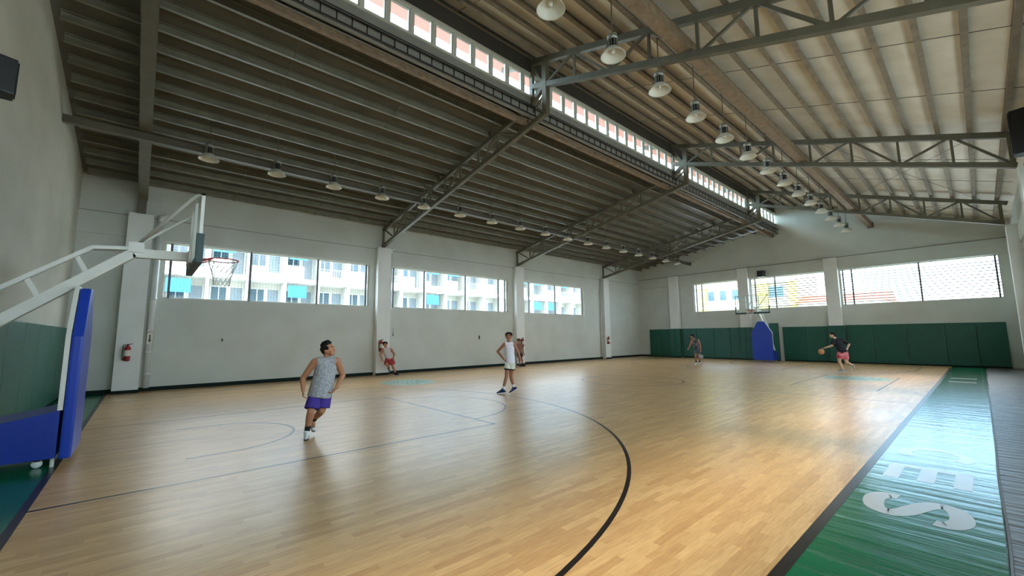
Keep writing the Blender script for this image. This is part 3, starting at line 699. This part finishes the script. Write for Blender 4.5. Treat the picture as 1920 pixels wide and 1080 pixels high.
# ---------------------------------------------------------------- outside
M_ext = mat('render_white', (214, 214, 210), .8); M_cream = mat('render_cream', (180, 179, 170), .8, var=.1, scale=2)
M_ground = mat('yard_concrete', (186, 184, 176), .9, var=.1, scale=.3)
struct('ground', MB().box(-90, 60, -50, 130, -.6, -.3), M_ground, 'pale concrete yard around the hall', 'ground')
M_win = mat('window_pane_dark', (54, 78, 88), .15); M_door = mat('door_panel', (104, 116, 122), .4); M_yel = mat('render_yellow', (188, 168, 82), .8)
M_awn = mat('awning_blue', (24, 104, 156), .6); M_tile = mat('roof_tile_orange', (166, 74, 46), .7, var=.15, scale=1.5)
def apartment():
    X, BW, FH = -33.0, 2.35, 2.9; Y0a = -8.2; NB = 25
    t = thing('apartment_building', (X, Y0a, -.3), 'white apartment block with rows of balconies outside the long wall', 'building')
    Y1a = Y0a + NB * BW
    MB().box(X - 8, X - 1.4, Y0a, Y1a, -.3, 9.6).build('wall', M_cream, t)
    MB().box(X - 8.3, X + .2, Y0a - .2, Y1a + .2, 9.0, 9.5).build('roof_slab', M_ext, t)
    for f in (0.3, 3.2, 6.1):
        MB().box(X - 1.4, X + .05, Y0a, Y1a, f - .28, f + .02).build('balcony_slab', M_ext, t)
    protos = {}
    def put(key, mk, m, loc, par=t):
        if key not in protos:
            protos[key] = mk().build(key, m, par, off=(0, 0, 0)); protos[key].location = loc; return protos[key]
        return copy_part(protos[key], par, loc)
    rnd = random.Random(3)
    for fi, f in enumerate((3.2, 6.1)):
        for b in range(NB + 1):
            y = Y0a + b * BW; L = (0, y - Y0a, f + .3)
            put('balcony_post', lambda: MB().box(-.2, .02, -.09, .09, .02, 2.62), M_ext, L)
            if b == NB: break
            put('parting_wall', lambda: MB().box(-1.4, -.2, -.05, .05, .02, 2.62), M_cream, L)
            if (b + fi) % 2 == 0: put('parapet', lambda: MB().box(-.08, .04, .09, 1.25, .02, 1.0), M_ext, L)
            else:
                put('parapet_low', lambda: MB().box(-.08, .04, .09, 2.26, .02, .35), M_ext, L)
                if b % 3: put('railing', railing, M_wire, L)
            w = put('flat_window', lambda: MB().box(-1.42, -1.36, .3, 1.3, .95, 2.15), M_ext, L)
            if w is protos['flat_window']:
                for i in range(2): MB().box(-1.36, -1.345, .36 + i * .47, .77 + i * .47, 1.0, 2.1).build('pane', M_win, w, off=(0, 0, 0))
            else:
                for c in [c for c in bpy.data.objects if c.parent == protos['flat_window']]: copy_part(c, w, (0, 0, 0))
            put('flat_door', lambda: MB().box(-1.42, -1.37, 1.5, 2.2, .02, 2.1), M_door, L)
            if rnd.random() < .35: put('air_conditioner', lambda: MB().box(-1.36, -1.05, .2, .95, .3, .82), M_wire, L)
            if rnd.random() < .25: put('blue_awning', lambda: MB().box(-.06, -.02, .2, 1.5, 1.5, 2.4), M_awn, L)
def railing():
    mb = MB()
    for i in range(13): mb.box(-.03, 0, .12 + i * .175, .135 + i * .175, .35, .95)
    return mb.box(-.04, .01, .09, 2.26, .93, .97)
apartment()
def block2():
    Y = 60.0; t = thing('apartment_building', (-20, Y, -.3), 'cream apartment block with yellow bands beyond the far wall', 'building')
    MB().box(-46, -13.4, Y, Y + 10, -.3, 17).build('wall', mat('render_pale', (172, 168, 150), .8), t)
    for a, b in ((-25.3, -24.2), (-17.8, -16.4), (-14.2, -13.3), (-31, -30)): MB().box(a, b, Y - .35, Y, -.3, 17.2).build('yellow_band', M_yel, t)
    for z in (2.4, 5.3, 8.2, 11.1): MB().box(-46, -13.4, Y - .5, Y, z - .12, z + .12).build('floor_band', M_ext, t)
    w0 = None
    for z in (2.9, 5.8, 8.7, 11.6):
        for x in (-28.9, -27.2, -23.6, -22.0, -20.4, -18.9, -16.1, -15.2):
            L = (x + 20, 0, z + .3)
            if w0 is None:
                w0 = MB().box(-.5, .5, -.1, 0, .4, 1.9).build('flat_window', M_ext, t, off=(0, 0, 0)); w0.location = L
                p0 = MB().box(-.42, .42, -.13, -.1, .48, 1.82).build('pane', M_win, w0, off=(0, 0, 0))
            else: c = copy_part(w0, t, L); copy_part(p0, c, (0, 0, 0))
block2()
t = thing('house', (-9.5, 62, -.3), 'low house with an orange tiled roof beyond the far wall', 'house')
MB().box(-13.0, -5.4, 58.5, 66, -.3, 5.2).build('wall', M_ext, t)
MB().prism([(58.2, 5.15), (66.4, 5.15), (62.3, 6.35)], 'x', -13.3, -5.0).build('roof', M_tile, t)
for x in (-11.5, -9.2, -7): MB().box(x, x + 1.1, 58.42, 58.5, 3.6, 4.7).build('house_window', M_win, t)
# ---------------------------------------------------------------- people
def skin_mat(n, rgb): return mat(n, rgb, .5, var=.08, scale=6)
M_eye = mat('eye_white', (228, 226, 220), .3); M_iris = mat('eye_dark', (34, 22, 18), .3); M_lip = mat('lips', (150, 88, 78), .5)

class Blob:
    """union of tapered round shapes, fused into one continuous surface"""
    def __init__(s, fr): s.mb = MB(); s.fr = fr
    def P(s, p): o, e1, e2 = s.fr; return o + e1 * p[0] + e2 * p[1] + Vector((0, 0, p[2]))
    def D(s, d): _, e1, e2 = s.fr; return e1 * d[0] + e2 * d[1] + Vector((0, 0, d[2]))
    def cap(s, p, q, r0, r1, side=None, flat=1.0, n=14, cut=''):
        """capsule from p to q; flat scales the radius across 'side'"""
        p, q = s.P(p), s.P(q); d = q - p; L = d.length
        d = d.normalized() if L > 1e-6 else Vector((0, 0, 1))
        sd = s.D(side) if side else d.orthogonal()
        sd = (sd - d * sd.dot(d)).normalized(); b = d.cross(sd)
        rings = []
        for i in range(5):
            a = math.pi / 2 * (1 - i / 4); rings.append((p - d * r0 * math.sin(a), r0 * math.cos(a)))
        for i in range(5):
            a = math.pi / 2 * i / 4; rings.append((q + d * r1 * math.sin(a), r1 * math.cos(a)))
        if 'a' in cut: rings[:5] = [(p, 0), (p, r0)]
        if 'b' in cut: rings[-5:] = [(q, r1), (q, 0)]
        vs_ = []; fs = []
        for c, r in rings:
            for k in range(n):
                t = 2 * math.pi * k / n; vs_.append(c + sd * r * math.cos(t) + b * r * flat * math.sin(t))
        for i in range(len(rings) - 1):
            for k in range(n): fs.append((i * n + k, i * n + (k + 1) % n, (i + 1) * n + (k + 1) % n, (i + 1) * n + k))
        s.mb.add(vs_, fs); return s
    def ball(s, c, r, sc=(1, 1, 1)):
        c = s.P(c); o, e1, e2 = s.fr; m = MB().ball((0, 0, 0), r, 16)
        s.mb.add([c + e1 * v[0] * sc[0] + e2 * v[1] * sc[1] + Vector((0, 0, v[2] * sc[2])) for v in m.v], m.f); return s
    def fuse(s, name, m, parent, vox, smooth=4, off=None):
        o = s.mb.build(name, m, parent, off=off)
        r = o.modifiers.new('r', 'REMESH'); r.mode = 'VOXEL'; r.voxel_size = vox; r.use_smooth_shade = True
        if smooth: sm = o.modifiers.new('s', 'SMOOTH'); sm.factor = .5; sm.iterations = smooth
        dg = bpy.context.evaluated_depsgraph_get(); me = bpy.data.meshes.new_from_object(o.evaluated_get(dg))
        o.modifiers.clear(); old = o.data; o.data = me; bpy.data.meshes.remove(old); me.name = name
        me.shade_smooth()
        if not me.materials: me.materials.append(m)
        return o

def lerp(a, b, t): return tuple(x + (y - x) * t for x, y in zip(a, b))
def person(loc, J, look, clothes, label, skin, fine=True, girth=1.0, curly=False):
    """J: joints as (to the right in the view, towards the camera, up), metres from loc on the floor"""
    o = Vector(loc); v = Vector((o.x - CAM.x, o.y - CAM.y, 0)).normalized()
    e1 = Vector((v.y, -v.x, 0)); fr = (o, e1, -v)
    B = lambda: Blob(fr)
    g = girth; vox = .0075 if fine else .012
    sh_axis = tuple(b - a for a, b in zip(J['shL'], J['shR']))
    hp_axis = tuple(b - a for a, b in zip(J['hipL'], J['hipR']))
    pel, che, nk, hd = J['pelvis'], J['chest'], J['neck'], J['head']
    b = B()
    b.cap(pel, lerp(pel, che, .5), .145 * g, .135 * g, hp_axis, .74); b.cap(lerp(pel, che, .5), che, .135 * g, .155 * g, sh_axis, .68)
    b.cap(lerp(J['shL'], J['shR'], .15), lerp(J['shL'], J['shR'], .85), .075 * g, .075 * g); b.cap(che, lerp(che, nk, .75), .13 * g, .07 * g, sh_axis, .7)
    b.cap(nk, lerp(nk, hd, .6), .056, .052)
    # head with jaw, brow, nose, ears
    lk = Vector(look).normalized(); up = Vector((0, 0, 1)); rt = lk.cross(up).normalized(); hu = rt.cross(lk)
    def H(a, f, u): q = Vector(hd) + rt * a + lk * f + hu * u; return tuple(q)
    b.ball(hd, .094, (1, 1, 1.12)); b.cap(H(0, .0, .01), H(0, -.03, .03), .088, .085); b.cap(H(0, .035, -.05), H(0, .055, -.085), .062, .042)
    b.cap(H(-.03, .078, .012), H(.03, .078, .012), .02, .02); b.cap(H(0, .09, .005), H(0, .108, -.035), .011, .016)
    b.cap(H(-.018, .088, -.062), H(.018, .088, -.062), .012, .012)
    for sx in (-1, 1): b.cap(H(sx * .09, -.005, .02), H(sx * .093, -.005, -.03), .018, .013); b.ball(H(sx * .045, .062, -.03), .03)
    for S in 'LR':
        sh, el, wr = J['sh' + S], J['el' + S], J['wr' + S]
        b.cap(sh, lerp(sh, el, .45), .062 * g, .054 * g); b.cap(lerp(sh, el, .45), el, .054 * g, .043 * g)
        b.cap(el, lerp(el, wr, .35), .045 * g, .043 * g); b.cap(lerp(el, wr, .35), wr, .043 * g, .029)
        # hand: palm, four fingers, thumb from the side of the palm
        d = (Vector(wr) - Vector(el)).normalized(); hdv = Vector(J.get('hand' + S, tuple(d))).normalized()
        pn = Vector(J.get('palm' + S, (0, 1, 0))); pn = (pn - hdv * pn.dot(hdv)).normalized(); sd = hdv.cross(pn)
        if S == 'L': sd = -sd
        W = Vector(wr)
        b.cap(tuple(W + hdv * .02), tuple(W + hdv * .075), .027, .030, tuple(sd), .5); 
        for k, ln in enumerate((.034, .039, .036, .028)):
            base = W + hdv * .085 + sd * (.031 - k * .0205); curl = J.get('curl', .9); dd = hdv.copy(); p0 = base
            for seg in range(3):
                dd = (dd + pn * curl * (.45 + .25 * seg)).normalized(); p1 = p0 + dd * ln * (1 - .18 * seg)
                b.cap(tuple(p0), tuple(p1), .0095 - .001 * seg, .0085 - .001 * seg, n=8); p0 = p1
        t0 = W + hdv * .03 + sd * .028; t1 = t0 + (sd * .7 + hdv * .6 + pn * .3).normalized() * .036; t2 = t1 + (hdv + pn * .5).normalized() * .03
        b.cap(tuple(t0), tuple(t1), .014, .011, n=8); b.cap(tuple(t1), tuple(t2), .011, .0085, n=8)
        hp, kn, an = J['hip' + S], J['kn' + S], J['an' + S]
        b.cap(hp, lerp(hp, kn, .4), .092 * g, .082 * g); b.cap(lerp(hp, kn, .4), kn, .082 * g, .057 * g)
        b.cap(kn, lerp(kn, an, .3), .056 * g, .058 * g); b.cap(lerp(kn, an, .3), an, .058 * g, .036)
        td = Vector(J['toe' + S]).normalized()
        b.cap(an, tuple(Vector(an) + td * .10 + Vector((0, 0, -.045))), .038, .03)
    root = b.fuse('person', skin, None, vox, 4, off=tuple(o)); tag(root, label, 'person')
    K = lambda bl, n, m, vx=None, s=3: bl.fuse(n, m, root, vx or (.011 if fine else .016), s)
    # hair
    h = B(); c = clothes
    if curly:
        h.cap(H(0, -.025, .045), H(0, -.045, .0), .092, .086)
        rnd = random.Random(1)
        for i in range(70):
            a, e = rnd.uniform(0, 6.28), rnd.uniform(-.25, 1.5); x, y, z = math.cos(e) * math.cos(a), math.cos(e) * math.sin(a), math.sin(e)
            if y > .45 and z < .75: continue
            h.ball(H(x * .098, y * .1 - .018, z * .105 + .028), rnd.uniform(.02, .032))
    else:
        h.cap(H(-.03, -.012, .045), H(.03, -.012, .045), .082, .082); h.cap(H(0, -.03, .03), H(0, -.045, -.02), .088, .078); h.cap(H(-.04, .055, .085), H(.04, .055, .085), .022, .022)
    K(h, 'hair', c['hair'], .007 if fine else .01, 2)
    for sx in (-1, 1):
        e = B().ball(H(sx * .034, .079, .0), .0105).mb.build('eye', M_eye, root, True); B().ball(H(sx * .034, .0866, .0), .0058).mb.build('iris', M_iris, e, True)
        B().cap(H(sx * .018, .096, .028), H(sx * .052, .082, .03), .006, .004, n=6).mb.build('eyebrow', c['hair'], root, True)
    B().cap(H(-.022, .097, -.064), H(.022, .097, -.064), .006, .006, n=6).mb.build('mouth', M_lip, root, True)
    # shirt
    s = B(); lo = lerp(pel, che, c.get('hem_at', -.12)); k = c.get('loose', 1.0)
    s.cap(lo, lerp(pel, che, .5), .168 * g * k, .155 * g * k, hp_axis, .84, cut='a'); s.cap(lerp(pel, che, .5), che, .152 * g * k, .168 * g, sh_axis, .74)
    s.cap(che, lerp(che, nk, .62), .145 * g, .082 * g, sh_axis, .80)
    s.cap(lerp(J['shL'], J['shR'], .2), lerp(J['shL'], J['shR'], .8), .082 * g, .082 * g)
    if c.get('sleeves'):
        for S in 'LR': s.cap(lerp(J['shR' if S == 'L' else 'shL'], J['sh' + S], .95), lerp(J['sh' + S], J['el' + S], .62), .078 * g, .074 * g)
    sh = K(s, 'shirt', c['shirt'])
    # shorts: waist and two wide legs
    s = B(); s.cap(lerp(pel, che, -.05), lerp(pel, che, .2), .160 * g, .152 * g, hp_axis, .80); f = c.get('short_len', .62)
    for S in 'LR': s.cap(J['hip' + S], lerp(J['hip' + S], J['kn' + S], f), .108 * g, .108 * g * c.get('flare', 1.0), cut='b')
    sho = K(s, 'shorts', c['shorts'])
    if c.get('hem'):
        for S in 'LR':
            m = B().cap(lerp(J['hip' + S], J['kn' + S], f - .02), lerp(J['hip' + S], J['kn' + S], f + .09), .111 * g, .111 * g, cut='ab'); m.fuse('hem_band', c['hem'], sho, .012, 2)
    for S in 'LR':
        an = Vector(J['an' + S]); td = Vector(J['toe' + S]).normalized(); dn = Vector((0, 0, -1)); dn = (dn - td * dn.dot(td)).normalized()
        if c.get('sock'): K(B().cap(tuple(an + (Vector(J['kn' + S]) - an).normalized() * (c.get('sock_h', .09) + .03)), tuple(an + dn * .02), .047 * (.5 + .5 * g), .044), 'sock', c['sock'])
        q = B(); heel = an - td * .045 + dn * .055; toe = an + td * .165 + dn * .068; sd = tuple(td.cross(dn))
        q.cap(tuple(heel), tuple(toe), .04, .034, sd, .8); q.cap(tuple(an - dn * .012), tuple(an + dn * .03), .050, .050); q.cap(tuple(an + dn * .012), tuple(an + td * .10 + dn * .048), .052, .040, sd, .95)
        shoe = K(q, 'shoe', c['shoe'])
        q = B(); q.cap(tuple(heel + dn * .03), tuple(toe + dn * .022), .044, .038, sd, .36); q.fuse('sole', c['sole'], shoe, .009, 2)
        if c.get('stripe'):
            q = B(); q.cap(tuple(an + td * .03 + dn * .045), tuple(an + td * .08 + dn * .02), .05, .042, sd, .5); q.fuse('shoe_stripe', c['stripe'], shoe, .01, 2)
    return root, fr

SK1 = skin_mat('skin_tan', (176, 122, 88)); SK2 = skin_mat('skin_brown', (152, 102, 76)); SK3 = skin_mat('skin_light', (206, 164, 136))
HAIR = mat('black_hair', (17, 14, 14), .8, var=.2, scale=60, spec=.25)
C_ = lambda n, rgb, **k: mat(n, rgb, .85, **k)
W_SOLE = C_('rubber_white', (220, 220, 214)); N_SHOE = C_('shoe_black', (26, 28, 36)); W_SHOE = C_('shoe_white', (210, 210, 206))

# runner in grey singlet
J = dict(head=(.275, .02, 1.475), neck=(.255, 0, 1.315), chest=(.25, 0, 1.13), pelvis=(.185, 0, .76),
         shL=(.075, .02, 1.262), shR=(.425, .0, 1.262), elL=(-.10, -.06, .985), elR=(.535, -.12, 1.0), wrL=(-.085, .10, .80), wrR=(.425, .08, .815),
         hipL=(.115, 0, .72), hipR=(.255, 0, .72), knL=(.045, .10, .44), knR=(.215, .03, .44), anL=(.0, .02, .115), anR=(.09, -.30, .24),
         toeL=(-.05, 1, -.05), toeR=(.12, .8, -.5), handL=(.05, .3, -1), handR=(-.6, .35, -.8), palmL=(1, .2, 0), palmR=(-.5, -.2, .6), curl=1.3)
person((-6.55, 2.80, 0), J, (.85, .5, .18), dict(hair=HAIR, shirt=C_('singlet_grey', (176, 178, 178), var=.45, scale=34, rgb2=(128, 130, 134)), shorts=C_('shorts_purple', (62, 44, 132)),
       shoe=W_SHOE, sole=N_SHOE, sock=C_('sock_black', (20, 20, 24)), sock_h=.12, hem_at=-.26, loose=1.1, short_len=.84, flare=1.06),
       'stocky player in grey singlet and purple shorts running near the closer hoop', SK1, True, 1.06, True)
# standing player in white singlet
J = dict(head=(.05, .02, 1.665), neck=(.05, 0, 1.50), chest=(.07, 0, 1.30), pelvis=(.085, 0, .92),
         shL=(-.085, .02, 1.43), shR=(.205, 0, 1.43), elL=(-.285, -.03, 1.22), elR=(.33, -.03, 1.19), wrL=(-.105, .06, 1.0), wrR=(.385, .03, .965),
         hipL=(.02, 0, .87), hipR=(.15, 0, .87), knL=(-.03, .06, .49), knR=(.10, -.04, .49), anL=(-.13, .05, .115), anR=(.19, -.14, .16),
         toeL=(-1, .15, -.06), toeR=(-.8, .4, -.4), handL=(.6, .1, -.75), handR=(-.05, .1, -1), palmL=(.6, -.1, .5), palmR=(-1, 0, 0), curl=.6)
person((-8.27, 8.74, 0), J, (-.15, 1, .02), dict(hair=HAIR, shirt=C_('singlet_white', (214, 216, 226)), shorts=C_('shorts_white', (206, 210, 196)), hem=C_('hem_black', (26, 26, 28)),
       shoe=C_('shoe_navy', (32, 42, 78)), sole=W_SOLE, sock=C_('sock_white', (222, 222, 218)), short_len=.42, sock_h=.07),
       'lean player in white singlet and white shorts standing with hand on hip', SK2, True, .88)
# player behind him, by the long wall
J = dict(head=(0, .02, 1.40), neck=(0, 0, 1.25), chest=(.02, 0, 1.07), pelvis=(.06, 0, .76), shL=(-.15, 0, 1.18), shR=(.17, 0, 1.18), elL=(-.22, 0, .93), elR=(.24, .02, .95),
         wrL=(-.2, .1, .72), wrR=(.28, .1, .73), hipL=(-.02, 0, .72), hipR=(.13, 0, .72), knL=(.02, .05, .41), knR=(.17, .03, .41), anL=(.05, 0, .1), anR=(.22, 0, .1), toeL=(.5, 1, -.05), toeR=(.8, .6, -.05), curl=.6)
person((-16.05, 16.3, 0), J, (-.2, 1, -.1), dict(hair=HAIR, shirt=C_('tee_brown', (128, 92, 78)), shorts=C_('shorts_dark', (52, 50, 56)), shoe=N_SHOE, sole=N_SHOE, sleeves=True),
       'person in brown tee by the wall, half hidden behind the white shirted player', SK2, False, .95)
# player in red shorts by the pier
J = dict(head=(-.20, .05, 1.36), neck=(-.17, 0, 1.22), chest=(-.12, 0, 1.06), pelvis=(.0, 0, .76), shL=(-.27, .02, 1.14), shR=(.06, 0, 1.14), elL=(-.38, .03, .92), elR=(.2, .0, .94),
         wrL=(-.3, .16, .74), wrR=(.16, .14, .76), hipL=(-.08, 0, .72), hipR=(.08, 0, .72), knL=(-.1, .24, .5), knR=(.14, .0, .42), anL=(-.02, -.1, .36), anR=(.26, -.05, .11), toeL=(.3, .7, -.6), toeR=(.8, .6, -.05), curl=1.0)
person((-16.1, 8.72, 0), J, (.2, 1, -.15), dict(hair=HAIR, shirt=C_('singlet_pale', (196, 186, 182)), shorts=C_('shorts_red', (178, 62, 66), var=.3, scale=12), shoe=N_SHOE, sole=W_SOLE, short_len=.8, flare=1.25),
       'small player in wide red shorts running by the pier under the windows', SK1, False, 1.0)
# far player bouncing a pale ball
J = dict(head=(-.19, .0, 1.56), neck=(-.13, 0, 1.42), chest=(-.07, 0, 1.24), pelvis=(.0, 0, .88), shL=(-.22, .03, 1.34), shR=(.11, 0, 1.34), elL=(-.32, .1, 1.08), elR=(.19, .05, 1.06), wrL=(-.4, .2, .92), wrR=(.21, .18, .82),
         hipL=(-.07, 0, .83), hipR=(.08, 0, .83), knL=(-.06, .05, .47), knR=(.09, .05, .47), anL=(-.07, 0, .11), anR=(.12, -.08, .12), toeL=(-.4, 1, -.05), toeR=(.5, .8, -.05), palmR=(0, 0, -1), handR=(0, .6, -.6), curl=.3)
r3, fr3 = person((-9.5, 23.75, 0), J, (-.9, .4, -.2), dict(hair=HAIR, shirt=C_('singlet_black_print', (20, 20, 22), var=.8, scale=7, rgb2=(120, 120, 120)), shorts=C_('shorts_slate', (66, 84, 92)), shoe=W_SHOE, sole=W_SOLE, sock=C_('sock_black', (20, 20, 24))),
       'distant player in black patterned singlet bouncing a pale ball by green padding', SK2, False, .98)
# far player running with an orange ball
J = dict(head=(-.265, .02, 1.60), neck=(-.2, 0, 1.45), chest=(-.10, 0, 1.27), pelvis=(.03, 0, .88), shL=(-.26, .06, 1.35), shR=(.10, -.04, 1.36), elL=(-.32, .16, 1.13), elR=(.27, -.12, 1.18), wrL=(-.58, .16, 1.03), wrR=(.2, .06, 1.04),
         hipL=(-.05, .03, .84), hipR=(.11, -.03, .84), knL=(-.12, .08, .47), knR=(.12, -.02, .42), anL=(-.02, .02, .115), anR=(.34, -.1, .30), toeL=(-1, .2, -.05), toeR=(.3, .0, -1), handL=(-1, 0, -.25), palmL=(.1, 0, -1), curl=.35)
r4, fr4 = person((-2.98, 23.3, 0), J, (-1, .1, -.1), dict(hair=HAIR, shirt=C_('tee_black', (16, 16, 22)), shorts=C_('shorts_crimson', (176, 26, 48), var=.25, scale=5, rgb2=(226, 150, 150)), shoe=C_('shoe_grey', (150, 146, 140)), sole=W_SOLE, sleeves=True, short_len=.7, loose=1.05),
       'player in black tee and crimson shorts running with an orange ball', SK3, False, 1.04)
def basketball(c, m, label):
    t = thing('basketball', c, label, 'ball', 'balls held by the far players'); O = (0, 0, 0)
    MB().ball(O, .12, 24).build('ball_skin', m, t, True, off=O)
    R = .1195
    for pl in range(3):
        pts = []
        for i in range(32):
            a = 2 * math.pi * i / 32; u, w = R * math.cos(a), R * math.sin(a)
            pts.append((u, w, 0) if pl == 0 else (u, 0, w) if pl == 1 else (0, u, w))
        MB().path(pts, .0025, 4, closed=True).build('seam', M_dark, t, off=O)
def at(fr, p): o, e1, e2 = fr; q = o + e1 * p[0] + e2 * p[1] + Vector((0, 0, p[2])); return (q.x, q.y, q.z)
basketball(at(fr3, (.2, .22, .46)), mat('ball_pale', (150, 160, 160), .5), 'pale grey blue basketball bouncing beside the distant player')
basketball(at(fr4, (-.71, .16, .865)), mat('ball_orange', (206, 140, 84), .5), 'orange basketball under the hand of the running player')
